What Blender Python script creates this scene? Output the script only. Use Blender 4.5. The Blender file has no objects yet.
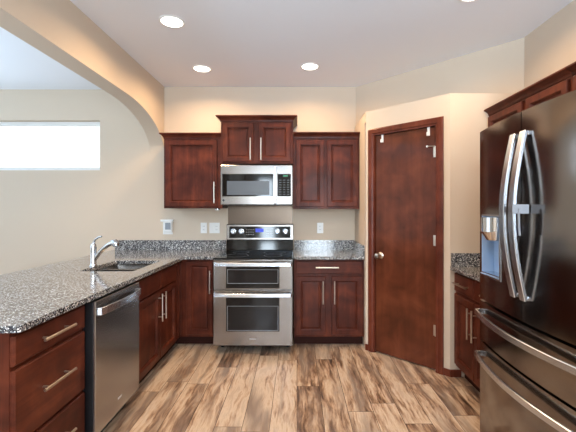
import bpy, bmesh, math, random
from mathutils import Vector, Matrix
random.seed(4)
PI = math.pi
SC = bpy.context.scene
COL = SC.collection

# ------------------------------------------------------------------ camera
F = 370.0
cam_d = bpy.data.cameras.new('camera'); cam = bpy.data.objects.new('camera', cam_d); COL.objects.link(cam)
cam.location = (0, 0, 1.39); cam.rotation_euler = (PI/2, 0, 0)
cam_d.sensor_width = 36; cam_d.lens = F/576*36
cam_d.shift_x = -9/576; cam_d.shift_y = -7/576
cam_d.clip_start = 0.05
SC.camera = cam
# ------------------------------------------------------------------ world, exposure
SC.view_settings.view_transform = 'Standard'; SC.view_settings.look = 'None'
SC.view_settings.gamma = 1; SC.view_settings.use_curve_mapping = False
SC.view_settings.exposure = -0.14
w = bpy.data.worlds.new('sky'); SC.world = w; w.use_nodes = True
bg = w.node_tree.nodes['Background']; bg.inputs[0].default_value = (0.86, 0.93, 1.0, 1); bg.inputs[1].default_value = 2.5
# ------------------------------------------------------------------ daylight at the rear window, plus added fill and uplights
def area(name, loc, rot, sx, sy, power, col):
    l = bpy.data.lights.new(name, 'AREA'); l.shape = 'RECTANGLE'; l.size = sx; l.size_y = sy
    l.energy = power; l.color = col
    o = bpy.data.objects.new(name, l); COL.objects.link(o); o.location = loc; o.rotation_euler = rot
    return o
DAY = (0.74, 0.88, 1.0)
area('rear_daylight_and_fill', (-.9, -2.98, 1.85), (PI/2, 0, 0), .4, .8, 40, DAY)
b_ = area('rear_daylight_and_fill', (.65, -2.98, 1.35), (PI/2, 0, 0), .85, 2.0, 62, DAY); b_.data.spread = math.radians(110)  # unseen frontal fill, added to brighten the wall under the cabinets
UPLIGHT_COL = (0.52, 0.76, 1.0)
for nm, loc, rz, sx_, pw in (('rear_daylight_and_fill', (.4, -2.7, 1.3), 0, 2.2, 215), ('dining_uplight', (-5.2, 1.6, 1.35), -PI/2, 3.2, 150), ('dining_uplight', (-3.6, -2.7, 1.35), 0, 1.5, 88)):
    a_ = area(nm, loc, (PI/2+1.0, 0, rz), sx_, 1.1, pw, UPLIGHT_COL); a_.data.spread = math.radians(108)  # upward fill lamps inside the room, added to brighten both ceilings
CAN_POWER = 15
CAN_COL = (1.0, 0.67, 0.38)

# ------------------------------------------------------------------ materials
def lin(r, g, b):
    f = lambda c: (c/12.92 if c <= .04045 else ((c+.055)/1.055)**2.4)
    return (f(r/255), f(g/255), f(b/255), 1)
def mat(name, col, rough=.5, metal=0, coat=0, spec=None):
    m = bpy.data.materials.new(name); m.use_nodes = True
    b = m.node_tree.nodes['Principled BSDF']
    b.inputs['Base Color'].default_value = col; b.inputs['Roughness'].default_value = rough
    b.inputs['Metallic'].default_value = metal; b.inputs['Coat Weight'].default_value = coat
    b.inputs['Coat Roughness'].default_value = .12
    if spec is not None: b.inputs['Specular IOR Level'].default_value = spec
    return m
class NT:
    def __init__(s, m): s.t = m.node_tree; s.b = s.t.nodes['Principled BSDF']
    def n(s, kind, **kw):
        x = s.t.nodes.new(kind)
        for k, v in kw.items(): setattr(x, k, v)
        return x
    def l(s, a, b): s.t.links.new(a, b)
    def coords(s, scale=(1,1,1), rot=(0,0,0)):
        g = s.n('ShaderNodeNewGeometry'); mp = s.n('ShaderNodeMapping')
        mp.inputs['Scale'].default_value = scale; mp.inputs['Rotation'].default_value = rot
        s.l(g.outputs['Position'], mp.inputs['Vector']); return mp.outputs[0]
    def ocoords(s, scale=(1,1,1)):
        g = s.n('ShaderNodeTexCoord'); mp = s.n('ShaderNodeMapping')
        mp.inputs['Scale'].default_value = scale
        s.l(g.outputs['Object'], mp.inputs['Vector']); return mp.outputs[0]
    def noise(s, vec, scale, detail=4, rough=.5, dist=0):
        x = s.n('ShaderNodeTexNoise'); x.inputs['Scale'].default_value = scale; x.inputs['Detail'].default_value = detail
        x.inputs['Roughness'].default_value = rough; x.inputs['Distortion'].default_value = dist
        s.l(vec, x.inputs['Vector']); return x
    def ramp(s, fac, stops, interp='LINEAR'):
        x = s.n('ShaderNodeValToRGB'); e = x.color_ramp.elements; x.color_ramp.interpolation = interp
        while len(e) < len(stops): e.new(.5)
        for i, (p, c) in enumerate(stops): e[i].position = p; e[i].color = c
        s.l(fac, x.inputs[0]); return x.outputs[0]
    def bump(s, h, strength, dist=.01):
        x = s.n('ShaderNodeBump'); x.inputs['Strength'].default_value = strength; x.inputs['Distance'].default_value = dist
        s.l(h, x.inputs['Height']); s.l(x.outputs[0], s.b.inputs['Normal'])

def paint(name, col, bump=.15):
    m = mat(name, col, .75, spec=.3); t = NT(m)
    v = t.coords(); n = t.noise(v, 90, 3)
    t.bump(n.outputs[0], bump, .003)
    return m
M = {}
M['wall'] = paint('beige_wall_paint', lin(207, 190, 170))
M['ceiling'] = paint('ceiling_paint', lin(236, 238, 242), .25)
M['white_paint'] = paint('white_paint', lin(235, 235, 232))

def wood(name, dark, mid, light, rough=.42, vertical=True, coat=.03, sc=1.0):
    m = mat(name, mid, rough, coat=coat, spec=.15); t = NT(m)
    v = t.ocoords((26*sc, 26*sc, 1.6*sc) if vertical else (1.6*sc, 26*sc, 26*sc))
    n = t.noise(v, 1.0, 6, .6, .6)
    v2 = t.ocoords((1, 1, 1)); n2 = t.noise(v2, 5, 3, .5, .5)
    mx = t.n('ShaderNodeMath', operation='ADD'); mu = t.n('ShaderNodeMath', operation='MULTIPLY'); mu.inputs[1].default_value = .35
    mv = t.n('ShaderNodeMath', operation='MULTIPLY'); mv.inputs[1].default_value = .65
    t.l(n.outputs[0], mu.inputs[0]); t.l(n2.outputs[0], mv.inputs[0]); t.l(mu.outputs[0], mx.inputs[0]); t.l(mv.outputs[0], mx.inputs[1])
    c = t.ramp(mx.outputs[0], [(.32, dark), (.5, mid), (.68, light)])
    t.l(c, t.b.inputs['Base Color'])
    return m
WD = (lin(50, 20, 12), lin(77, 34, 22), lin(106, 52, 33))
M['cherry'] = wood('cherry_wood', *WD)
M['cherry_h'] = wood('cherry_wood_horizontal', *WD, vertical=False)
M['door'] = wood('stained_door_wood', lin(66, 33, 20), lin(88, 45, 28), lin(106, 57, 36), rough=.3, coat=.12, sc=.6)
M['trim'] = wood('stained_trim_wood', lin(70, 32, 22), lin(98, 48, 33), lin(116, 60, 42), rough=.35)
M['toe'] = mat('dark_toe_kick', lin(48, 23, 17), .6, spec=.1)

def granite():
    m = mat('speckled_granite', lin(130, 128, 126), .1, coat=.3); t = NT(m)
    v = t.coords()
    vo = t.n('ShaderNodeTexVoronoi'); vo.inputs['Scale'].default_value = 190; t.l(v, vo.inputs['Vector'])
    sp = t.n('ShaderNodeSeparateColor'); t.l(vo.outputs['Color'], sp.inputs[0])
    n = t.noise(v, 60, 4, .6)
    ad = t.n('ShaderNodeMath', operation='MULTIPLY_ADD'); ad.inputs[1].default_value = .75
    sb = t.n('ShaderNodeMath', operation='MULTIPLY'); sb.inputs[1].default_value = .35
    t.l(n.outputs[0], sb.inputs[0]); t.l(sp.outputs[0], ad.inputs[0]); t.l(sb.outputs[0], ad.inputs[2])
    c = t.ramp(ad.outputs[0], [(.25, lin(10, 10, 13)), (.42, lin(52, 54, 62)), (.56, lin(92, 94, 100)), (.74, lin(136, 134, 131)), (.88, lin(226, 226, 224))])
    t.l(c, t.b.inputs['Base Color'])
    return m
M['granite'] = granite()

def steel(name, col, rough, brush_axis='z', br=.02):
    m = mat(name, col, rough, 1.0); t = NT(m)
    s = {'z': (1.5, 1.5, 300), 'x': (300, 300, 1.5)}[brush_axis]
    v = t.ocoords(s); n = t.noise(v, 1, 2)
    t.bump(n.outputs[0], br, .002)
    return m
M['steel'] = steel('brushed_steel', lin(138, 133, 129), .22)
M['steel_dark'] = steel('dark_brushed_steel', lin(138, 133, 130), .14)
M['steel_dw'] = steel('grey_brushed_steel', lin(168, 168, 170), .26)
M['steel_splash'] = steel('dull_steel_sheet', lin(96, 84, 74), .3)
M['steel_handle'] = mat('satin_steel_handle', lin(214, 222, 232), .27, 1)
M['nickel'] = mat('satin_nickel', lin(205, 196, 182), .28, 1)
M['chrome'] = mat('polished_chrome', lin(215, 216, 218), .06, 1)
M['black_gloss'] = mat('black_glass', lin(9, 9, 11), .08, spec=.35)
M['black'] = mat('black_plastic', lin(16, 16, 19), .4)
M['oven_glass'] = mat('oven_window_glass', lin(26, 24, 25), .1, spec=.3)
M['mw_glass'] = mat('microwave_window_mesh', lin(74, 80, 88), .3)
M['white'] = mat('white_plastic', lin(232, 231, 228), .35)
M['grey_plastic'] = mat('grey_plastic', lin(140, 145, 152), .35)
M['film'] = mat('blue_grey_dispenser_lining', lin(150, 178, 212), .3)
M['slot'] = mat('dark_slot', lin(40, 38, 36), .6)
M['mark'] = mat('pale_printed_marks', lin(190, 190, 190), .4)
def emis(name, col, s):
    m = mat(name, col, .4); b = m.node_tree.nodes['Principled BSDF']
    b.inputs['Emission Color'].default_value = col; b.inputs['Emission Strength'].default_value = s; return m
M['lens'] = emis('lit_lamp_lens', (1, .93, .82, 1), 9)
M['display'] = emis('blue_lit_display', lin(50, 66, 190), .7)
M['green_display'] = emis('green_lit_display', lin(50, 140, 100), .25)
def glass():
    m = bpy.data.materials.new('window_glass'); m.use_nodes = True
    b = m.node_tree.nodes['Principled BSDF']
    b.inputs['Transmission Weight'].default_value = 1; b.inputs['Roughness'].default_value = 0; b.inputs['IOR'].default_value = 1.02
    return m
M['glass'] = glass()

def floor_mat():
    m = mat('rustic_hickory_planks', lin(180, 145, 110), .33, coat=.15); t = NT(m)
    g = t.n('ShaderNodeNewGeometry'); sx = t.n('ShaderNodeSeparateXYZ'); t.l(g.outputs['Position'], sx.inputs[0])
    cb = t.n('ShaderNodeCombineXYZ'); t.l(sx.outputs['X'], cb.inputs['Y'])
    rw = t.n('ShaderNodeMath', operation='DIVIDE'); rw.inputs[1].default_value = .175; t.l(sx.outputs['X'], rw.inputs[0])
    rf = t.n('ShaderNodeMath', operation='FLOOR'); t.l(rw.outputs[0], rf.inputs[0])
    wn = t.n('ShaderNodeTexWhiteNoise', noise_dimensions='1D'); t.l(rf.outputs[0], wn.inputs['W'])
    ry = t.n('ShaderNodeMath', operation='MULTIPLY_ADD'); ry.inputs[1].default_value = 1.2
    t.l(wn.outputs['Value'], ry.inputs[0]); t.l(sx.outputs['Y'], ry.inputs[2]); t.l(ry.outputs[0], cb.inputs['X'])
    br = t.n('ShaderNodeTexBrick'); br.offset = 0; br.offset_frequency = 2; br.squash = 1
    br.inputs['Scale'].default_value = 1; br.inputs['Brick Width'].default_value = 1.2; br.inputs['Row Height'].default_value = .175
    br.inputs['Mortar Size'].default_value = .0018; br.inputs['Mortar Smooth'].default_value = .1
    br.inputs['Color1'].default_value = (0, 0, 0, 1); br.inputs['Color2'].default_value = (1, 1, 1, 1); br.inputs['Mortar'].default_value = (.5, .5, .5, 1)
    br.inputs['Bias'].default_value = 0
    t.l(cb.outputs[0], br.inputs['Vector'])
    tint = t.n('ShaderNodeSeparateColor'); t.l(br.outputs['Color'], tint.inputs[0])
    # each plank its own cut of the figure
    off = t.n('ShaderNodeCombineXYZ'); k1 = t.n('ShaderNodeMath', operation='MULTIPLY'); k1.inputs[1].default_value = 43
    k2 = t.n('ShaderNodeMath', operation='MULTIPLY'); k2.inputs[1].default_value = 91
    t.l(tint.outputs[0], k1.inputs[0]); t.l(tint.outputs[0], k2.inputs[0]); t.l(k1.outputs[0], off.inputs['X']); t.l(k2.outputs[0], off.inputs['Y'])
    va = t.n('ShaderNodeVectorMath', operation='ADD'); t.l(g.outputs['Position'], va.inputs[0]); t.l(off.outputs[0], va.inputs[1])
    # swirl
    w1 = t.noise(va.outputs[0], 2.6, 2, .5); ws = t.n('ShaderNodeVectorMath', operation='SCALE'); ws.inputs['Scale'].default_value = .07
    t.l(w1.outputs['Color'], ws.inputs[0]); vb = t.n('ShaderNodeVectorMath', operation='ADD'); t.l(va.outputs[0], vb.inputs[0]); t.l(ws.outputs[0], vb.inputs[1])
    mp = t.n('ShaderNodeMapping'); mp.inputs['Scale'].default_value = (12, 1.7, 1); t.l(vb.outputs[0], mp.inputs['Vector'])
    big = t.noise(mp.outputs[0], 1.0, 8, .68, .25)
    mp2 = t.n('ShaderNodeMapping'); mp2.inputs['Scale'].default_value = (55, 4.5, 1); t.l(vb.outputs[0], mp2.inputs['Vector'])
    fine = t.noise(mp2.outputs[0], 1.0, 4, .6, .3)
    a1 = t.n('ShaderNodeMath', operation='MULTIPLY_ADD'); a1.inputs[1].default_value = .50
    t.l(fine.outputs[0], a1.inputs[0]); t.l(big.outputs[0], a1.inputs[2])
    a2 = t.n('ShaderNodeMath', operation='MULTIPLY_ADD'); a2.inputs[1].default_value = .19
    t.l(tint.outputs[0], a2.inputs[0]); t.l(a1.outputs[0], a2.inputs[2])
    c = t.ramp(a2.outputs[0], [(.60, lin(58, 43, 35)), (.69, lin(106, 81, 64)), (.76, lin(146, 118, 95)), (.84, lin(180, 154, 129)), (.93, lin(200, 180, 157)), (1.0, lin(184, 164, 143))])
    # greyish streaks
    mp3 = t.n('ShaderNodeMapping'); mp3.inputs['Scale'].default_value = (8, .9, 1); mp3.inputs['Location'].default_value = (5, 9, 3); t.l(vb.outputs[0], mp3.inputs['Vector'])
    gr = t.noise(mp3.outputs[0], 1.0, 3, .5, .5)
    gm = t.ramp(gr.outputs[0], [(.50, (0, 0, 0, 1)), (.66, (.8, .8, .8, 1))])
    mix = t.n('ShaderNodeMix', data_type='RGBA'); t.l(gm, mix.inputs['Factor']); t.l(c, mix.inputs['A']); mix.inputs['B'].default_value = lin(116, 99, 88)
    # plank joints
    mj = t.n('ShaderNodeMix', data_type='RGBA'); t.l(br.outputs['Fac'], mj.inputs['Factor']); t.l(mix.outputs['Result'], mj.inputs['A']); mj.inputs['B'].default_value = lin(60, 45, 36)
    t.l(mj.outputs['Result'], t.b.inputs['Base Color'])
    t.bump(fine.outputs[0], .12, .002)
    return m
M['floor'] = floor_mat()

# ------------------------------------------------------------------ mesh helpers
class MB:
    def __init__(s): s.bm = bmesh.new(); s.mi = 0
    def face(s, vs):
        try: f = s.bm.faces.new(vs); f.material_index = s.mi; return f
        except ValueError: return None
    def box(s, x0, x1, y0, y1, z0, z1):
        v = [s.bm.verts.new(p) for p in ((x0,y0,z0),(x1,y0,z0),(x1,y1,z0),(x0,y1,z0),(x0,y0,z1),(x1,y0,z1),(x1,y1,z1),(x0,y1,z1))]
        for q in ((3,2,1,0),(4,5,6,7),(0,1,5,4),(1,2,6,5),(2,3,7,6),(3,0,4,7)): s.face([v[i] for i in q])
        return s
    def prism(s, poly, a, b, axis='z'):
        """extrude a 2d polygon between a and b along an axis"""
        def P(u, v, w):
            return {'z': (u, v, w), 'x': (w, u, v), 'y': (u, w, v)}[axis]
        lo = [s.bm.verts.new(P(u, v, a)) for u, v in poly]; hi = [s.bm.verts.new(P(u, v, b)) for u, v in poly]
        n = len(poly); s.face(lo[::-1]); s.face(hi)
        for i in range(n): s.face([lo[i], lo[(i+1) % n], hi[(i+1) % n], hi[i]])
        return s
    def loops(s, rings, cap0=True, cap1=True):
        R = [[s.bm.verts.new(p) for p in r] for r in rings]
        for a, b in zip(R, R[1:]):
            n = len(a)
            for i in range(n): s.face([a[i], a[(i+1) % n], b[(i+1) % n], b[i]])
        if cap0: s.face(R[0][::-1])
        if cap1: s.face(R[-1])
        return s
    def panel(s, x0, x1, z0, z1, prof, yb):
        """door leaf facing -y: concentric rectangles, prof = [(inset, y)], back at yb"""
        rings = [[(x0, yb, z0), (x1, yb, z0), (x1, yb, z1), (x0, yb, z1)]]
        for ins, y in prof:
            rings.append([(x0+ins, y, z0+ins), (x1-ins, y, z0+ins), (x1-ins, y, z1-ins), (x0+ins, y, z1-ins)])
        return s.loops(rings)
    def cyl(s, p0, p1, r0, r1=None, n=14):
        return s.sweep([p0, p1], [r0, r0 if r1 is None else r1], n)
    def sweep(s, pts, rad, n=12, rect=None, up=(0, 0, 1)):
        pts = [Vector(p) for p in pts]
        if not isinstance(rad, (list, tuple)): rad = [rad]*len(pts)
        rings = []; ref = None
        for i, p in enumerate(pts):
            d = (pts[min(i+1, len(pts)-1)] - pts[max(i-1, 0)]).normalized()
            if rect:
                u = Vector(up); sd = d.cross(u).normalized(); u2 = sd.cross(d).normalized()
                a, b = rect[0]/2, rect[1]/2   # half side, half up
                c = min(a, b)*.35
                rings.append([p + sd*x + u2*y for x, y in ((-a+c,-b),(a-c,-b),(a,-b+c),(a,b-c),(a-c,b),(-a+c,b),(-a,b-c),(-a,-b+c))])
                continue
            if ref is None:
                ref = Vector((0, 0, 1)) if abs(d.z) < .9 else Vector((1, 0, 0))
            u = (ref - d*ref.dot(d)).normalized(); ref = u; v = d.cross(u)
            rings.append([p + (u*math.cos(2*PI*k/n) + v*math.sin(2*PI*k/n))*rad[i] for k in range(n)])
        return s.loops(rings)
    def lathe(s, prof, c=(0, 0, 0), axis='z', n=24):
        rings = []
        for r, h in prof:
            ring = []
            for k in range(n):
                a = 2*PI*k/n; x, y = max(r, .0002)*math.cos(a), max(r, .0002)*math.sin(a)
                p = {'z': (x, y, h), 'y': (x, h, -y), 'x': (h, x, y)}[axis]
                ring.append((c[0]+p[0], c[1]+p[1], c[2]+p[2]))
            rings.append(ring)
        return s.loops(rings)
    def build(s, name, m, parent=None, bevel=0, smooth=False, **props):
        bm = s.bm; bmesh.ops.recalc_face_normals(bm, faces=bm.faces[:])
        me = bpy.data.meshes.new(name); bm.to_mesh(me); bm.free()
        for x in (m if isinstance(m, (list, tuple)) else [m]): me.materials.append(x)
        o = bpy.data.objects.new(name, me); COL.objects.link(o)
        if parent is not None: o.parent = parent
        if bevel:
            b = o.modifiers.new('bevel', 'BEVEL'); b.width = bevel; b.segments = 2; b.limit_method = 'ANGLE'; b.angle_limit = math.radians(40)
            b.harden_normals = False
        if smooth:
            me.polygons.foreach_set('use_smooth', [True]*len(me.polygons)); me.set_sharp_from_angle(angle=math.radians(38))
        for k, v in props.items(): o[k] = v
        return o

def thing(name, label, cat, loc=(0, 0, 0), rz=0, group=None):
    o = bpy.data.objects.new(name, None); COL.objects.link(o); o.empty_display_size = .1
    o.location = loc; o.rotation_euler = (0, 0, rz); o['label'] = label; o['category'] = cat
    if group: o['group'] = group
    return o
def tag(o, label, cat, group=None):
    o['label'] = label; o['category'] = cat
    if group: o['group'] = group
    return o
def copy_tree(o, parent=None):
    c = o.copy(); COL.objects.link(c); c.parent = parent
    for ch in list(o.children): copy_tree(ch, c)
    return c

# ------------------------------------------------------------------ dimensions
CEIL = 2.824; YB = 4.35; XR = 1.90; XA = -1.56; AT = .165; XL = -5.5; YR = -3.0

# ------------------------------------------------------------------ structure
def wall_holes(mb, axis, u0, u1, z0, z1, p0, p1, holes):
    """axis 'x': wall runs along x between y=p0..p1; axis 'y': along y between x=p0..p1; holes (ua, ub, za, zb) in u order"""
    def B(a, b, c, d):
        if b-a < 1e-4 or d-c < 1e-4: return
        if axis == 'x': mb.box(a, b, p0, p1, c, d)
        else: mb.box(p0, p1, a, b, c, d)
    u = u0
    for ua, ub, za, zb in holes:
        B(u, ua, z0, z1); B(ua, ub, z0, za); B(ua, ub, zb, z1); u = ub
    B(u, u1, z0, z1)
    return mb
S = dict(kind='structure')
MB().box(XL-.2, XR+.2, YR-.2, YB+.2, -.12, 0).build('floor', M['floor'], **S)
MB().box(XA-AT/2, XR+.2, YR-.2, YB+.2, CEIL, CEIL+.12).build('ceiling', M['ceiling'], **S)
MB().box(XL-.2, XA-AT/2, YR-.2, YB+.2, CEIL-.029, CEIL+.12).build('ceiling_dining', M['ceiling'], **S)
WX0, WX1, WZ0, WZ1 = -4.15, -2.316, 1.845, 2.433
wall_holes(MB(), 'x', XL-.2, XR+.2, 0, CEIL, YB, YB+.2, [(WX0, WX1, WZ0, WZ1)]).build('wall_back', M['wall'], **S)
wall_holes(MB(), 'x', XL-.2, XR+.2, 0, CEIL, YR-.2, YR, [(-4.35, -2.85, .3, 2.4), (-2.1, -1.7, .3, 2.4), (-1.15, -.65, 1.4, 2.3), (.2, 1.1, .3, 2.4)]).build('wall_rear', M['wall'], **S)
wall_holes(MB(), 'y', YR, YB, 0, CEIL, XL-.2, XL, [(0, 3.2, .3, 2.4)]).build('wall_far_left', M['wall'], **S)
MB().box(XR, XR+.2, YR, YB, 0, CEIL).build('wall_right', M['wall'], **S)
# arched header between the kitchen and the dining room
poly = [(YR, 0), (YR, CEIL-.001), (YB-.001, CEIL-.001)]
N = 26
ZS, ZH = 2.035, 2.45; AE = .95
for k in range(N+1):
    a = PI/2*k/N
    poly.append((YB-.001 - AE + AE*math.cos(a), ZS + (ZH-ZS)*math.sin(a)))
Y1 = -.7
for k in range(N+1):
    a = PI/2*k/N
    poly.append((Y1 + AE - AE*math.sin(a), ZS + (ZH-ZS)*math.cos(a)))
poly.append((Y1, 0))
MB().prism(poly, XA-AT, XA, 'x').build('wall_left', M['wall'], smooth=True, **S)
# window frames
def window(name, axis, u0, u1, z0, z1, p0, p1, mull=0, sill=True):
    """vinyl frame in an opening; p0 glass side outward, p1 room side"""
    mb = MB(); f = .045
    def B(a, b, c, d):
        if axis == 'x': mb.box(a, b, min(p0, p1), max(p0, p1), c, d)
        else: mb.box(min(p0, p1), max(p0, p1), a, b, c, d)
    B(u0, u1, z0, z0+f); B(u0, u1, z1-f, z1); B(u0, u0+f, z0+f, z1-f); B(u1-f, u1, z0+f, z1-f)
    for k in range(mull):
        c = u0 + (u1-u0)*(k+1)/(mull+1); B(c-.025, c+.025, z0+f, z1-f)
    o = mb.build(name, M['white_paint'], **S)
    g = MB(); pm = (p0+p1)/2
    if axis == 'x': g.box(u0+f, u1-f, pm-.003, pm+.003, z0+f, z1-f)
    else: g.box(pm-.003, pm+.003, u0+f, u1-f, z0+f, z1-f)
    g.build('pane', M['glass'], o)
    return o
window('window_1', 'x', WX0, WX1, WZ0, WZ1, YB+.13, YB+.08)
window('window_2', 'x', -4.35, -2.85, .3, 2.4, YR-.13, YR-.07, 1)
window('window_3', 'x', -1.15, -.65, 1.4, 2.3, YR-.13, YR-.07)
window('window_6', 'x', -2.1, -1.7, .3, 2.4, YR-.13, YR-.07)
window('window_4', 'x', .2, 1.1, .3, 2.4, YR-.13, YR-.07)
window('window_5', 'y', 0, 3.2, .3, 2.4, XL-.13, XL-.07, 2)

# pantry closet: diagonal wall with the door, side walls, ledge on top
AX, AY = .68, 3.66; BX, BY = 1.27, 3.07
LD = math.hypot(BX-AX, BY-AY); ang = math.atan2(BY-AY, BX-AX)
ZP = 2.35
def diag(mb_local):
    """transform everything in the builder from the diagonal wall's frame (x along it, -y towards the room)"""
    R = Matrix.Translation((AX, AY, 0)) @ Matrix.Rotation(ang, 4, 'Z')
    bmesh.ops.transform(mb_local.bm, matrix=R, verts=mb_local.bm.verts[:]); return mb_local
mb = MB(); T0, T1, DH = .098, .719, 2.11
mb.box(0, T0, 0, .09, 0, 2.25); mb.box(T1, LD, 0, .09, 0, 2.25); mb.box(T0, T1, 0, .09, DH, 2.25)
diag(mb)
mb.box(AX, AX+.09, AY+.06, YB-.001, 0, 2.25)
mb.box(BX, XR-.001, BY, BY+.09, 0, 2.25)
mb.prism([(AX, AY), (BX, BY), (XR-.001, BY), (XR-.001, YB-.001), (AX, YB-.001)], 2.25, ZP)
mb.build('wall_pantry', M['wall'], **S)
MB().prism([(AX+.012, YB-.001), (XR-.001, BY+.02), (XR-.001, YB-.001)], ZP+.001, CEIL-.001).build('wall_corner', M['wall'], **S)

# pantry door and casing
def diag_obj(o): o.location = (AX, AY, 0); o.rotation_euler = (0, 0, ang); return o
mb = MB(); cw = .066
PR = [(0, 0), (0, -.013), (.012, -.018), (.045, -.018), (.054, -.011), (.066, -.009), (.066, 0)]
# jambs
mb.box(T0, T0+.008, 0, .09, 0, DH); mb.box(T1-.008, T1, 0, .09, 0, DH); mb.box(T0, T1, 0, .09, DH-.008, DH)
# moulded casing, left, right and head with mitred corners
O0, O1, OZ = T0-.062, T1+.062, DH+.058
lo = [[(O0+d, y, 0) for d, y in PR], [(O0+d, y, OZ-d) for d, y in PR], [(O1-d, y, OZ-d) for d, y in PR], [(O1-d, y, 0) for d, y in PR]]
mb.loops(lo)
door = mb.build('door_1', M['trim'], None, **S); diag_obj(door)
slab = MB().box(T0+.011, T1-.011, .012, .047, .012, DH-.012).build('door_slab', M['door'], door, bevel=.002)
k = MB(); kx, kz = T0+.065, .945
k.lathe([(.0, .012), (.032, .011), (.032, .007), (.026, .002), (.012, -.002), (.011, -.028), (.02, -.034), (.028, -.045), (.029, -.056), (.022, -.067), (.0, -.071)], (kx, 0, kz), 'y', 24)
k.build('door_knob', M['nickel'], slab, smooth=True)
for hz in (1.88, 1.12, .35):
    h = MB(); h.cyl((T1-.008, -.004, hz-.045), (T1-.008, -.004, hz+.045), .0065, n=10).box(T1-.03, T1-.008, .005, .0115, hz-.045, hz+.045)
    if hz > 1.8:
        h.cyl((T1-.01, -.004, hz+.048), (T1-.075, -.02, hz+.05), .004, n=8); h.cyl((T1-.075, -.02, hz+.05), (T1-.082, -.006, hz+.05), .008, n=8)
    h.build('hinge', M['nickel'], slab, smooth=True)
def door_hook(t, label):
    o = thing('over_door_hook', label, 'hook', (0, 0, 0), 0, None)
    diag_obj(o)
    MB().box(t-.011, t+.011, .0085, .0112, DH-.085, DH-.010).box(t-.008, t+.008, -.012, .0085, DH-.085, DH-.078).box(t-.008, t+.008, -.014, -.011, DH-.085, DH-.055).build('hook_strap', M['white'], o)
door_hook(T0+.085, 'small white over-door hook nearest the knob side of the pantry door')
door_hook(T1-.075, 'small white over-door hook above the hinge side of the pantry door')

# wood baseboards of the pantry corner
mb = MB().box(.001, O0-.001, -.014, 0, 0, .06); o = mb.build('baseboard_pantry_left', M['trim'], bevel=.003, **S); diag_obj(o)
mb = MB().box(O1+.001, LD+.004, -.0138, 0, 0, .06); o = mb.build('baseboard_pantry_right', M['trim'], bevel=.003, **S); diag_obj(o)
MB().box(BX-.002, 1.36, BY-.0145, BY, 0, .06).build('baseboard_right', M['trim'], bevel=.003, **S)

# half wall that carries the bar side of the peninsula
MB().box(-1.92, -1.80, 1.56, YB-.001, 0, .884).build('wall_peninsula', M['wall'], **S)

# ------------------------------------------------------------------ cabinet builders
def bar_pull(parent, x, y, z, L=.23, vertical=True, m=None):
    mb = MB(); h = L/2; so = .034; r = .0072; ps = h*.68
    ax = (0, 0, 1) if vertical else (1, 0, 0)
    P = lambda t, yy: (x+ax[0]*t, yy, z+ax[2]*t)
    mb.cyl(P(-h, y-so), P(h, y-so), r, n=12)
    for t in (-ps, ps): mb.cyl(P(t, y+.0005), P(t, y-so), .0052, n=10)
    return mb.build('handle', m or M['nickel'], parent, smooth=True)
FR = .058
DOORP = [(.0, -.015), (.004, -.02), (FR-.012, -.02), (FR-.010, -.0155), (FR-.005, -.0145), (FR+.001, -.003), (FR+.006, -.003), (FR+.016, -.0065)]
def leaf(parent, x0, x1, z0, z1, name='door', slab=False, m=None, handle=None):
    mb = MB()
    if slab: mb.panel(x0, x1, z0, z1, [(0, -.013), (.006, -.02)], -.0005)
    else: mb.panel(x0, x1, z0, z1, DOORP, -.0005)
    o = mb.build(name, m or (M['cherry_h'] if slab else M['cherry']), parent)
    if handle:
        bar_pull(o, handle[0], -.02 if (slab or handle[2] is not None) else -.02, handle[1], vertical=not slab)
    return o
def base_body(parent, w, depth=.6, top=.884, m=None):
    mb = MB(); mb.prism([(0, .10), (.0, top), (depth, top), (depth, 0), (.075, 0), (.075, .10)], 0, w, 'x')
    o = mb.build('body', m or M['cherry'], parent, bevel=.0015)
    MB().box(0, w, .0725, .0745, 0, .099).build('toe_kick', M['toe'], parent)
    return o
GB = 'dark cherry base cabinets'; GU = 'dark cherry wall cabinets'
XF = -1.18; YF = 3.74; XF2 = 1.31
# three-drawer base at the end of the peninsula
c = thing('base_cabinet', 'dark cherry three-drawer base cabinet at the near end of the peninsula', 'cabinet', (XF, 1.515, 0), PI/2, GB)
w_ = 2.035-1.515
base_body(c, w_)
for (za, zb) in ((.74, .866), (.405, .722), (.125, .388)):
    leaf(c, .004, w_-.008, za, zb, 'drawer', True, handle=(w_/2-.005, (za+zb)/2+(.0 if zb > .8 else .015), None))
# sink base
SY0, SY1 = 2.64, 3.60
c = thing('base_cabinet', 'dark cherry sink base cabinet with paired doors right of the dishwasher', 'cabinet', (XF, SY0, 0), PI/2, GB)
w_ = SY1-SY0; mid = 3.138-SY0
MB().box(0, w_, 0, .02, .10, .884).box(0, .018, .02, .6, .10, .884).box(w_-.018, w_, .02, .6, .10, .884).box(.018, w_-.018, .585, .6, .10, .884).box(.018, w_-.018, .02, .585, .10, .118).build('body', M['cherry'], c)
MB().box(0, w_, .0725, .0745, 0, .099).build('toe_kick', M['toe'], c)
for a, b in ((.055, mid-.004), (mid+.004, w_-.05)):
    leaf(c, a, b, .712, .866, 'false_front', True)
leaf(c, .055, mid-.004, .125, .694, handle=(mid-.04, .565, 1))
leaf(c, mid+.004, w_-.05, .125, .694, handle=(mid+.045, .565, 1))
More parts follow.
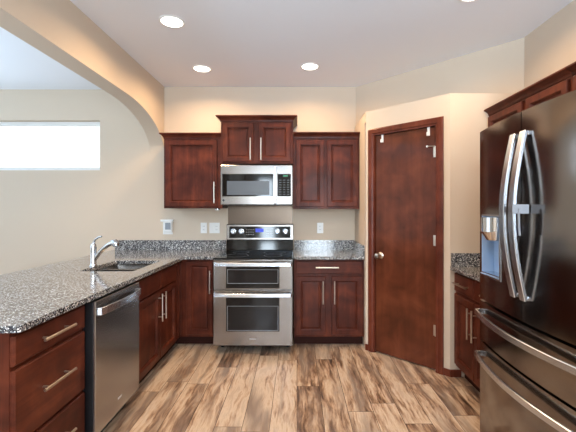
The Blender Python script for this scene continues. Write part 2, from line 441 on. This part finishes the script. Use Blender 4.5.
# corner cabinet: L-shaped body, a narrow panel on the left run and a full door on the back run
c = thing('corner_cabinet', 'dark cherry corner base cabinet with full-height door left of the range', 'cabinet', (XF, YF, 0), 0, GB)
cx1 = -.812-XF
mb = MB(); mb.prism([(-.6, .6), (-.6, SY1+.002-YF), (0, SY1+.002-YF), (0, 0), (cx1, 0), (cx1, .6)], .10, .884)
mb.build('body', M['cherry'], c)
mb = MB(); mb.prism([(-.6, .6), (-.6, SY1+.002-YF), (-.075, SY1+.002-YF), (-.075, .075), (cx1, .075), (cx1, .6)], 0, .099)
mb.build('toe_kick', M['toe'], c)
leaf(c, .062, cx1-.035, .125, .866, handle=(cx1-.06, .66, 1))
mb = MB(); mb.panel(-.075, -.003, .125, .866, [(0, -.014), (.004, -.018), (.018, -.018), (.022, -.01), (.026, -.01)], -.0005)
fp = mb.build('filler_panel', M['cherry'], c); fp.rotation_euler = (0, 0, PI/2); fp.location = (0, -.022, 0)
# base right of the range
c = thing('base_cabinet', 'dark cherry base cabinet between the range and the pantry door', 'cabinet', (-.03, YF, 0), 0, GB)
w_ = .705; base_body(c, w_)
leaf(c, .018, w_-.018, .735, .868, 'drawer', True, handle=(w_/2-.02, .805, None))
leaf(c, .018, .318, .125, .712, handle=(.29, .555, 1))
leaf(c, .378, w_-.018, .125, .712, handle=(.405, .555, 1))
# base on the right wall, next to the refrigerator
RY0 = BY-.018; RY1 = 2.14
c = thing('base_cabinet', 'dark cherry base cabinet under the short right counter beside the refrigerator', 'cabinet', (XF2, RY0, 0), -PI/2, GB)
w_ = RY0-RY1; base_body(c, w_, .588)
h = RY0-2.70
for a, b, hx in ((.015, h-.004, h-.035), (h+.004, w_-.015, h+.035)):
    leaf(c, a, b, .722, .868, 'drawer', True, handle=((a+b)/2, .795, None))
    leaf(c, a, b, .125, .70, handle=(hx, .54, 1))

# ------------------------------------------------------------------ countertops
CT0, CT1 = .885, .915
XC = -1.13; XBAR = -2.13; YC = 3.70; YN = 1.505
SX0, SX1, SK0, SK1 = -1.67, -1.25, 2.82, 3.41
def roundcorner(cx, cy, r, a0, a1, n=6): return [(cx+r*math.cos(a0+(a1-a0)*k/n), cy+r*math.sin(a0+(a1-a0)*k/n)) for k in range(n+1)]
ct = thing('countertop', 'speckled grey granite counter of the long peninsula and left corner', 'countertop', (XC, YN, CT0))
mb = MB(); r = .015
nearp = roundcorner(XBAR+r, YN+r, r, PI, 1.5*PI) + roundcorner(XC-r, YN+r, r, 1.5*PI, 2*PI) + [(XC, SK0), (XBAR, SK0)]
mb.prism(nearp, CT0, CT1)
mb.box(XBAR, SX0, SK0, SK1, CT0, CT1).box(SX1, XC, SK0, SK1, CT0, CT1).box(XBAR, XC, SK1, YB-.002, CT0, CT1)
mb.box(XC, -.806, YC, YB-.002, CT0, CT1)
q = .035
for cx, cy, sx, sy in ((SX0, SK0, 1, 1), (SX1, SK0, -1, 1), (SX1, SK1, -1, -1), (SX0, SK1, 1, -1)):
    pts = [(cx, cy)] + [(cx+sx*(q-q*math.sin(a)), cy+sy*(q-q*math.cos(a))) for a in [PI/2*k/6 for k in range(7)]]
    mb.prism(pts, CT0, CT1)
bmesh.ops.translate(mb.bm, verts=mb.bm.verts[:], vec=(-XC, -YN, -CT0))
mb.build('slab', M['granite'], ct)
mb = MB().box(XBAR, -.83, YB-.022, YB-.002, CT1, 1.025); bmesh.ops.translate(mb.bm, verts=mb.bm.verts[:], vec=(-XC, -YN, -CT0))
mb.build('backsplash', M['granite'], ct)
ct = thing('countertop', 'short speckled granite counter between the range and the pantry', 'countertop', (0, YC, CT0))
MB().box(-.034, .677, 0, YB-.002-YC, 0, .03).build('slab', M['granite'], ct)
MB().box(-.034, .677, YB-.022-YC, YB-.002-YC, .03, .14).box(.657, .677, .005, YB-.022-YC, .03, .14).build('backsplash', M['granite'], ct)
ct = thing('countertop', 'narrow speckled granite counter beside the refrigerator on the right wall', 'countertop', (1.27, RY1, CT0))
MB().box(0, XR-.002-1.27, 0, BY-.002-RY1, 0, .03).build('slab', M['granite'], ct)
MB().box(.005, XR-.002-1.27, BY-.022-RY1, BY-.002-RY1, .03, .14).box(XR-.022-1.27, XR-.002-1.27, 0, BY-.022-RY1, .03, .14).build('backsplash', M['granite'], ct)

# ------------------------------------------------------------------ sink and faucet
sk = thing('kitchen_sink', 'undermount stainless steel double bowl sink in the peninsula counter', 'sink', (SX0, SK0, .70))
def bowl(x0, x1, y0, y1, z0, z1, t=.0015, r=.035):
    mb = MB()
    def ring(i, z, rr):
        a, b, c, d = x0+i, x1-i, y0+i, y1-i
        return [(p[0], p[1], z) for p in roundcorner(a+rr, c+rr, rr, PI, 1.5*PI)+roundcorner(b-rr, c+rr, rr, 1.5*PI, 2*PI)+roundcorner(b-rr, d-rr, rr, 0, .5*PI)+roundcorner(a+rr, d-rr, rr, .5*PI, PI)]
    mb.loops([ring(-.012, z1, r+.012), ring(0, z1, r), ring(.006, z0+.03, r), ring(.03, z0, r*.7)], cap0=False)
    return mb
my = .29
b1 = bowl(.004, SX1-SX0-.004, .004, my-.012, 0, .183).build('bowl', M['steel'], sk, smooth=True)
b2 = bowl(.004, SX1-SX0-.004, my+.012, SK1-SK0-.004, .02, .183).build('bowl', M['steel'], sk, smooth=True)
for b, yy, zz in ((b1, my/2, 0), (b2, (my+SK1-SK0)/2, .02)):
    MB().lathe([(0, .001), (.04, .001), (.045, .004), (.045, .0)], (.2, yy, zz), 'z', 20).build('drain', M['chrome'], b, smooth=True)
fc = thing('faucet', 'chrome single-lever pull-out faucet behind the sink', 'faucet', (-1.695, 3.08, CT1+.0005))
MB().lathe([(0, 0), (.032, 0), (.032, .006), (.027, .014), (.024, .03), (.0235, .13), (.026, .15), (.025, .17), (.018, .185), (0, .19)], n=20).build('body', M['chrome'], fc, smooth=True)
sp = [(.0, 0, .045), (.025, 0, .075), (.055, -.002, .115), (.09, -.004, .15), (.125, -.006, .175), (.155, -.008, .19)]
MB().sweep(sp, [.019, .018, .0175, .017, .017, .0175], 14).build('spout', M['chrome'], fc, smooth=True)
MB().sweep([(.150, -.008, .187), (.165, -.009, .195), (.182, -.01, .195), (.196, -.011, .182), (.2, -.012, .165)], [.018, .026, .031, .031, .024], 14).build('spray_head', M['chrome'], fc, smooth=True)
MB().sweep([(0, 0, .175), (.004, 0, .20), (.018, -.004, .222), (.045, -.01, .238), (.078, -.016, .247)], [.013, .0105, .0085, .009, .007], 12).build('lever', M['chrome'], fc, smooth=True)

# ------------------------------------------------------------------ dishwasher
DY0, DY1 = 2.045, 2.622
dw = thing('dishwasher', 'stainless steel dishwasher with a bowed bar handle in the peninsula', 'dishwasher', (XF, DY0, 0), PI/2)
W = DY1-DY0
MB().box(.004, W-.004, .004, .58, .1, .872).box(.01, W-.01, .06, .58, .0, .1).build('tub', M['black'], dw)
MB().box(.003, W-.003, -.052, .003, .125, .872).build('door_edge', M['black'], dw, bevel=.003)
d = MB().panel(.003, W-.003, .122, .874, [(0, -.060), (.004, -.064)], -.0525).build('door', M['steel_dw'], dw)
pts = [(.028, -.064, .815), (.034, -.082, .815)] + [(.04+(W-.08)*k/12, -.084-.02*math.sin(PI*k/12), .815) for k in range(13)] + [(W-.034, -.082, .815), (W-.028, -.064, .815)]
MB().sweep(pts, 0, rect=(.012, .042)).build('handle', M['steel_handle'], d, smooth=True)
MB().box(.26, .31, -.0648, -.0642, .20, .212).build('badge', M['mark'], d)
MB().box(.01, W-.01, .03, .05, .005, .118).build('kick_plate', M['black'], dw)

# ------------------------------------------------------------------ range
RX0, RX1 = -.80, -.042
rg = thing('range', 'stainless steel double-oven electric range with a black glass cooktop', 'stove', (RX0, 3.52, 0))
W = RX1-RX0; RD = YB-.03-3.52
rb = MB().box(.001, W-.001, .045, RD, .085, .905).build('body', M['steel'], rg)
MB().box(.02, W-.02, .2, RD, .012, .085).build('plinth', M['black'], rg)
for x, y in ((.05, .22), (W-.05, .22), (.05, RD-.05), (W-.05, RD-.05)):
    MB().cyl((x, y, 0), (x, y, .014), .018, n=12).build('foot', M['black'], rg, smooth=True)
ck = MB().box(0, W, .0, RD-.13, .906, .925).build('cooktop', M['black_gloss'], rg, bevel=.006)
for x, y, r in ((.2, .18, .115), (.56, .18, .09), (.2, .45, .085), (.56, .45, .115)):
    mb = MB()
    for rr in (r,):
        mb.loops([[(x+q*math.cos(2*PI*k/40), y+q*math.sin(2*PI*k/40), .9255) for k in range(40)] for q in (rr, rr-.0025)], False, False)
    mb.build('burner_ring', M['grey_plastic'], ck)
# backguard
bgd = MB()
prof = [(RD-.13, .925), (RD-.005, .925), (RD-.005, 1.215), (RD-.10, 1.215), (RD-.115, 1.205), (RD-.125, 1.045), (RD-.13, 1.04)]
MB().prism([(RD-.13, .9255), (RD-.0, .9255), (RD-.0, 1.04), (RD-.115, 1.04)], .0, W, 'x').build('vent_riser', M['black_gloss'], rg, bevel=.003)
bk = MB().prism([(RD-.128, 1.041), (RD, 1.041), (RD, 1.218), (RD-.10, 1.218), (RD-.113, 1.212)], 0, W, 'x').build('backguard', M['steel'], rg, bevel=.004)
# tilted control panel
def gy(z): return RD-.128 + .015*(z-1.041)/.171
mb = MB(); zA, zB = 1.062, 1.192
mb.loops([[(.032, gy(zA)-.0005, zA), (W-.032, gy(zA)-.0005, zA), (W-.032, gy(zB)-.0005, zB), (.032, gy(zB)-.0005, zB)],
          [(.032, gy(zA)-.004, zA), (W-.032, gy(zA)-.004, zA), (W-.032, gy(zB)-.004, zB), (.032, gy(zB)-.004, zB)]])
cp = mb.build('control_panel', M['black_gloss'], rg)
for x in (.078, .17, .578, .668):
    z = 1.135; y = gy(z)-.004
    kb = MB(); kb.lathe([(0, 0), (.031, 0), (.031, -.006), (.024, -.008), (.023, -.028), (.019, -.032), (0, -.032)], (x, y, z), 'y', 24)
    kb.box(x-.004, x+.004, y-.038, y-.031, z-.02, z+.02)
    kb.build('knob', M['steel_handle'], cp, smooth=True)
MB().box(.33, .42, gy(1.15)-.0065, gy(1.15)-.0045, 1.128, 1.168).build('display', M['display'], cp)
for i in range(5):
    for j in range(3): MB().box(.225+i*.019, .225+i*.019+.010, gy(1.1+j*.026)-.0055, gy(1.1+j*.026)-.0042, 1.10+j*.026, 1.104+j*.026).build('button', M['mark'], cp)
for i in range(4):
    for j in range(4): MB().box(.455+i*.021, .455+i*.021+.006, gy(1.085+j*.026)-.0058, gy(1.085+j*.026)-.0042, 1.085+j*.026, 1.090+j*.026).build('button', M['mark'], cp)
# oven doors
def oven_door(z0, z1, wz0, wz1, gz0, gz1, hz, name='oven_door'):
    d = MB().panel(.002, W-.002, z0, z1, [(0, .006), (.005, 0)], .043).build(name, M['steel'], rg)
    MB().box(.125, W-.125, -.0025, -.0004, gz0, gz1).build('glass_front', M['black_gloss'], d)
    MB().box(.142, W-.142, -.0035, -.0027, wz0, wz1).build('window', M['oven_glass'], d)
    t = .0028
    MB().box(.137, W-.137, -.0042, -.0028, wz0-.004, wz0).box(.137, W-.137, -.0042, -.0028, wz1, wz1+.003).box(.137, .141, -.0042, -.0028, wz0, wz1).box(W-.141, W-.137, -.0042, -.0028, wz0, wz1).build('window_trim', M['grey_plastic'], d)
    pts = [(.012, -.001, hz), (.014, -.035, hz)] + [(.02+(W-.04)*k/12, -.042-.014*math.sin(PI*k/12), hz) for k in range(13)] + [(W-.014, -.035, hz), (W-.012, -.001, hz)]
    MB().sweep(pts, 0, rect=(.014, .034)).build('handle', M['steel_handle'], d, smooth=True)
    return d
oven_door(.622, .895, .685, .812, .635, .85, .868)
od = oven_door(.088, .610, .238, .465, .225, .578, .578)
MB().box(W/2-.03, W/2+.03, -.0008, -.0002, .150, .158).build('badge', M['mark'], od)

# ------------------------------------------------------------------ microwave
MX0, MX1 = -.806, -.046; MY = 3.90
mw = thing('microwave', 'stainless steel over-the-range microwave under the middle wall cabinet', 'microwave', (MX0, MY, 1.435))
W = MX1-MX0; H = .418
MB().box(.002, W-.002, .03, YB-.003-MY, .004, H).build('housing', M['steel'], mw)
MB().box(.01, W-.01, .035, .40, -.004, .004).build('grease_filter', M['black'], mw)
fr = MB().panel(0, W, 0, H, [(0, .004), (.005, 0)], .029).build('front', M['steel'], mw)
dr = MB().box(.018, .556, -.004, -.0005, .088, .325).build('door', M['black_gloss'], mw, bevel=.002)
MB().box(.068, .515, -.0052, -.0042, .103, .25).build('window', M['mw_glass'], dr)
MB().sweep([(.578, 0, .012), (.578, -.03, .018), (.578, -.034, .05), (.578, -.036, .2), (.578, -.034, .37), (.578, -.03, .402), (.578, 0, .408)], 0, rect=(.026, .012), up=(0, 1, 0)).build('handle', M['steel_handle'], dr, smooth=True)
cp = MB().box(.6, .742, -.004, -.0005, .088, .325).build('control_panel', M['black_gloss'], mw, bevel=.002)
MB().box(.66, .71, -.0052, -.0041, .298, .310).build('display', M['green_display'], cp)
for i in range(3):
    for j in range(7): MB().box(.618+i*.042, .618+i*.042+.022, -.0048, -.0041, .108+j*.025, .1105+j*.025).build('button', M['grey_plastic'], cp)
MB().lathe([(0, -.0005), (.012, -.0005), (.012, -.002), (0, -.002)], (.03, 0, .045), 'y', 20).build('badge', M['black'], mw)
MB().box(0, .757, 0, .004, 0, .225).build('splash_panel', M['steel_splash'])
o = bpy.data.objects['splash_panel']; o.location = (-.81, YB-.006, 1.212); tag(o, 'plain stainless steel sheet on the wall behind the range', 'splash panel')

# ------------------------------------------------------------------ wall cabinets
def crown(parent, w, depth, z0, lo=.04, left=True, right=True, h=.06):
    prof = [(0, 0), (.004, .002), (.006, .014), (.012, .022), (lo*.55, h*.6), (lo*.85, h*.74), (lo, h*.8), (lo, h)]
    rings = []
    for o_, z in prof:
        l = -o_ if left else 0; r_ = w+o_ if right else w
        rings.append([(l, -o_, z0+z), (r_, -o_, z0+z), (r_, depth, z0+z), (l, depth, z0+z)])
    MB().loops(rings).build('crown_moulding', M['cherry_h'], parent)
def wallcab(label, loc, rz, w, depth, h, doors, cr, frame=True, hl=.225):
    c = thing('wall_cabinet', label, 'cabinet', loc, rz, GU)
    MB().box(0, w, 0, depth, 0, h).build('body', M['cherry'], c, bevel=.0015)
    for x0, x1, z0, z1, hd in doors: leaf(c, x0, x1, z0, z1, handle=hd)
    crown(c, w, depth, h, **cr)
    return c
YU = 4.02
wallcab('single-door cherry wall cabinet left of the microwave', (-1.445, YU, 1.397), 0, .634, YB-.002-YU, .755,
        [(.022, .580, .02, .735, (.555, .17, 1))], dict(left=True, right=False, lo=.04))
YM = 3.93
wallcab('raised two-door cherry wall cabinet directly above the microwave', (-.808, YM, 1.872), 0, .764, YB-.002-YM, .445,
        [(.022, .345, .018, .43, (.318, .15, 1)), (.405, .742, .018, .43, (.43, .15, 1))], dict(lo=.048))
wallcab('two-door cherry wall cabinet without handles right of the microwave', (-.041, YU, 1.39), 0, .719, YB-.002-YU, .77,
        [(.03, .335, .025, .745, None), (.365, .695, .025, .745, None)], dict(left=False, right=False, lo=.04))
XU = 1.59
wallcab('two-door cherry wall cabinet in the corner beyond the refrigerator top', (XU, BY-.004, 1.39), -PI/2, .93, XR-.002-XU, .77,
        [(.02, .475, .02, .756, None), (.525, .91, .02, .756, None)], dict(left=False, right=False, lo=.042, h=.05))
wallcab('two-door cherry wall cabinet directly over the refrigerator', (XU, BY-.006-.93, 1.865), -PI/2, .93, XR-.002-XU, .295,
        [(.02, .455, .02, .281, None), (.475, .91, .02, .281, None)], dict(left=False, right=False, lo=.042, h=.05))

# ------------------------------------------------------------------ refrigerator
FY = 2.125; FW = .91; FX = 1.05
fg = thing('refrigerator', 'stainless steel four-door refrigerator with curved doors and a water dispenser', 'refrigerator', (FX, FY, 0), -PI/2)
def fy(x): return -.038*(1-((x-FW/2)/(FW/2))**2)
def slabc(mb, x0, x1, z0, z1, back=.065, n=14, r=.006):
    n = max(2, int(n*(x1-x0)/.45)+1)
    front = [(x0+(x1-x0)*k/n) for k in range(n+1)]
    poly = [(x, fy(x)) for x in front] + [(x1, back), (x0, back)]
    mb.prism(poly, z0, z1); return mb
MB().box(.004, FW-.004, .075, XR-.02-FX, .03, 1.80).build('case', M['grey_plastic'], fg, bevel=.004)
for a in (.02, FW-.12): MB().box(a, a+.1, .07, .17, 1.80, 1.825).build('hinge_cover', M['black'], fg)
mid = FW/2
ZD0, ZD1 = .885, 1.83
hx0, hx1, hz0, hz1 = .046, .270, 1.03, 1.355
mb = MB()
slabc(mb, .002, hx0, ZD0, ZD1); slabc(mb, hx0, hx1, ZD0, hz0); slabc(mb, hx0, hx1, hz1, ZD1); slabc(mb, hx1, mid-.003, ZD0, ZD1)
ld = mb.build('door', M['steel_dark'], fg, smooth=True)
mb = MB(); slabc(mb, mid+.003, FW-.002, ZD0, ZD1); rd = mb.build('door', M['steel_dark'], fg, smooth=True)
mb = MB(); slabc(mb, .002, FW-.002, .655, .872, n=24); u1 = mb.build('drawer', M['steel_dark'], fg, smooth=True)
mb = MB(); slabc(mb, .002, FW-.002, .06, .642, n=24); u2 = mb.build('drawer', M['steel_dark'], fg, smooth=True)
MB().box(.02, FW-.02, .03, .5, 0, .055).build('plinth', M['black'], fg)
# dispenser
ds = MB(); ds.mi = 0
ds.box(hx0+.001, hx1-.001, .055, .064, hz0+.001, hz1-.001)
ds.box(hx0+.001, hx0+.004, -.012, .055, hz0+.001, hz1-.001).box(hx1-.004, hx1-.001, -.03, .055, hz0+.001, hz1-.001).box(hx0+.001, hx1-.001, -.02, .055, hz0+.001, hz0+.006).box(hx0+.001, hx1-.001, -.012, .055, hz1-.006, hz1-.001)
dp = ds.build('dispenser', M['film'], ld)
rim = MB()
for (a, b, c_, d_) in ((hx0-.006, hx0+.003, hz0-.006, hz1+.006), (hx1-.003, hx1+.006, hz0-.006, hz1+.006), (hx0, hx1, hz0-.006, hz0+.003), (hx0, hx1, hz1-.003, hz1+.006)):
    n = 8; xs = [a+(b-a)*k/n for k in range(n+1)]
    rim.prism([(x, fy(x)-.004) for x in xs] + [(x, fy(x)-.0003) for x in xs[::-1]], c_, d_)
rim.build('dispenser_frame', M['steel_handle'], ld)
MB().cyl(((hx0+hx1)/2, .008, 1.346), ((hx0+hx1)/2, .008, 1.27), .075, .075, n=24).cyl(((hx0+hx1)/2, .008, 1.27), ((hx0+hx1)/2, .008, 1.225), .075, .045, n=24).build('control_head', M['chrome'], ld, smooth=True)
MB().box(.13, .19, .035, .045, 1.09, 1.2).build('paddle', M['grey_plastic'], ld, bevel=.004)
MB().box(hx0+.006, hx1-.006, -.016, .05, hz0+.007, hz0+.013).build('drip_tray', M['steel_handle'], ld)
# handles
def vhandle(parent, x):
    z0, z1 = .988, 1.732; y0 = fy(x)
    pts = [(x, y0+.002, z0+.012), (x, y0-.008, z0+.004)] + [(x, y0-.012-.052*math.sin(PI*k/16), z0+(z1-z0)*k/16) for k in range(17)] + [(x, y0-.008, z1-.004), (x, y0+.002, z1-.012)]
    MB().sweep(pts, 0, rect=(.04, .016), up=(0, -1, .001)).build('handle', M['steel_handle'], parent, smooth=True)
vhandle(ld, mid-.038); vhandle(rd, mid+.038)
def hhandle(parent, z):
    a, b = .03, FW-.03
    P = lambda x, o: (x, fy(x)-o, z)
    pts = [P(a, -.002), P(a+.004, .03)] + [P(a+.01+(b-a-.02)*k/20, .036+.022*math.sin(PI*k/20)) for k in range(21)] + [P(b-.004, .03), P(b, -.002)]
    MB().sweep(pts, 0, rect=(.015, .03)).build('handle', M['steel_handle'], parent, smooth=True)
hhandle(u1, .812); hhandle(u2, .575)
# strap looped round the door handles
st = thing('door_strap', 'grey plastic strap looped round the right door handle of the refrigerator', 'strap', (FX, FY, 0), -PI/2)
y_ = fy(mid)-.075
sx_ = mid+.038
yd = fy(sx_)
MB().box(sx_+.004, sx_+.021, yd-.054, yd-.004, 1.378, 1.402).box(sx_+.0205, sx_+.024, yd-.075, yd-.004, 1.37, 1.41).build('strap_band', M['grey_plastic'], st)
MB().sweep([(sx_+.026, yd-.05, 1.39), (sx_+.03, yd-.052, 1.35), (sx_+.028, yd-.05, 1.31), (sx_+.03, yd-.048, 1.275)], 0, rect=(.014, .003), up=(0, 1, 0)).build('strap_tail', M['grey_plastic'], st)

# ------------------------------------------------------------------ wall plates
def plate(label, x, w, kind):
    o = thing('wall_outlet' if kind != 'switch' else 'light_switch', label, 'outlet' if kind != 'switch' else 'light switch', (x, YB-.001, 1.105+.062), 0)
    p = MB().panel(-w/2, w/2, -.062, .062, [(0, -.003), (.003, -.006)], 0).build('cover_plate', M['white'], o)
    n = 2 if w > .09 else 1
    for i in range(n):
        cx = (i-(n-1)/2)*.048
        if kind == 'switch' or (n == 2 and i == 0):
            MB().box(cx-.016, cx+.016, -.010, -.0062, -.033, .033).build('rocker', M['white'], p, bevel=.002)
        else:
            for s in (-1, 1):
                MB().lathe([(0, -.0062), (.016, -.0062), (.016, -.0085), (0, -.0085)], (cx, 0, s*.02), 'y', 16).build('socket', M['white'], p)
                MB().box(cx-.008, cx-.005, -.0092, -.0086, s*.02-.005, s*.02+.006).box(cx+.005, cx+.008, -.0092, -.0086, s*.02-.005, s*.02+.006).build('slots', M['slot'], p)
    return o
plate('narrow white outlet plate on the wall, second from the range', (203.9-297)/85.06, .075, 'outlet')
plate('wide white double plate on the wall just left of the range', (214.6-297)/85.06, .12, 'double')
plate('white outlet plate above the short counter right of the range', (320.2-297)/85.06, .072, 'outlet')
# white plug-in unit at the left
o = thing('plug_in_chime', 'white boxy unit plugged in under the left wall cabinet', 'wall device', ((168.5-297)/85.06, YB-.001, 1.18))
p = MB().panel(-.062, .052, -.088, .082, [(0, -.006), (.004, -.009)], 0).build('cover_plate', M['white'], o)
MB().panel(-.04, .052, -.06, .066, [(0, -.03), (.008, -.038)], -.0092).build('front_panel', M['white'], o)
MB().panel(-.082, .066, .062, .086, [(0, -.036), (.004, -.04)], -.0092).build('top_lip', M['white'], o)
MB().box(-.026, .038, -.0392, -.0382, -.03, .05).build('front_screen', M['grey_plastic'], o)
# puck light under the wall cabinet by the microwave
o = thing('puck_light', 'small round light fixed under the wall cabinet beside the microwave', 'light', (-.875, 4.07, 1.396))
MB().lathe([(0, 0), (.03, 0), (.032, -.006), (.03, -.016), (.024, -.018), (0, -.018)], n=20).build('housing', M['chrome'], o, smooth=True)
MB().lathe([(0, -.0182), (.022, -.0182), (.02, -.022), (0, -.023)], n=20).build('lens', M['white'], o, smooth=True)

# ------------------------------------------------------------------ recessed ceiling lights
def can(x, y, label, z=CEIL, power=CAN_POWER):
    o = thing('recessed_light', label, 'ceiling light', (x, y, z), 0, 'recessed ceiling lights')
    MB().loops([[(r*math.cos(2*PI*k/32), r*math.sin(2*PI*k/32), h) for k in range(32)] for r, h in ((.098, -.0005), (.098, -.004), (.084, -.008), (.078, -.004), (.076, -.0005))], False, False).build('trim_ring', M['white'], o, smooth=True)
    MB().lathe([(0, -.0045), (.078, -.0045), (.078, -.002), (0, -.002)], n=32).build('lens', M['lens'], o)
    l = bpy.data.lights.new('can_lamp', 'AREA'); l.shape = 'DISK'; l.size = .15; l.energy = power; l.color = CAN_COL; l.spread = math.radians(158)
    lo = bpy.data.objects.new('can_lamp', l); COL.objects.link(lo); lo.parent = o; lo.location = (0, 0, -.012)
    return o
can(-.956, 2.83, 'recessed ceiling light nearest the arch, the larger upper-left one')
can(-.97, 3.776, 'recessed ceiling light above the left wall cabinet')
can(.13, 3.72, 'recessed ceiling light above the right wall cabinet and range')
can(1.17, 2.46, 'recessed ceiling light at the top edge in front of the refrigerator')
can(.13, 1.2, 'additional unseen recessed ceiling light over the middle of the kitchen floor')  # from here on: unseen cans added to the lighting, out of view
can(-.95, .6, 'additional unseen recessed ceiling light over the peninsula end')
can(.6, -1.2, 'additional unseen recessed ceiling light far behind the kitchen', power=20)
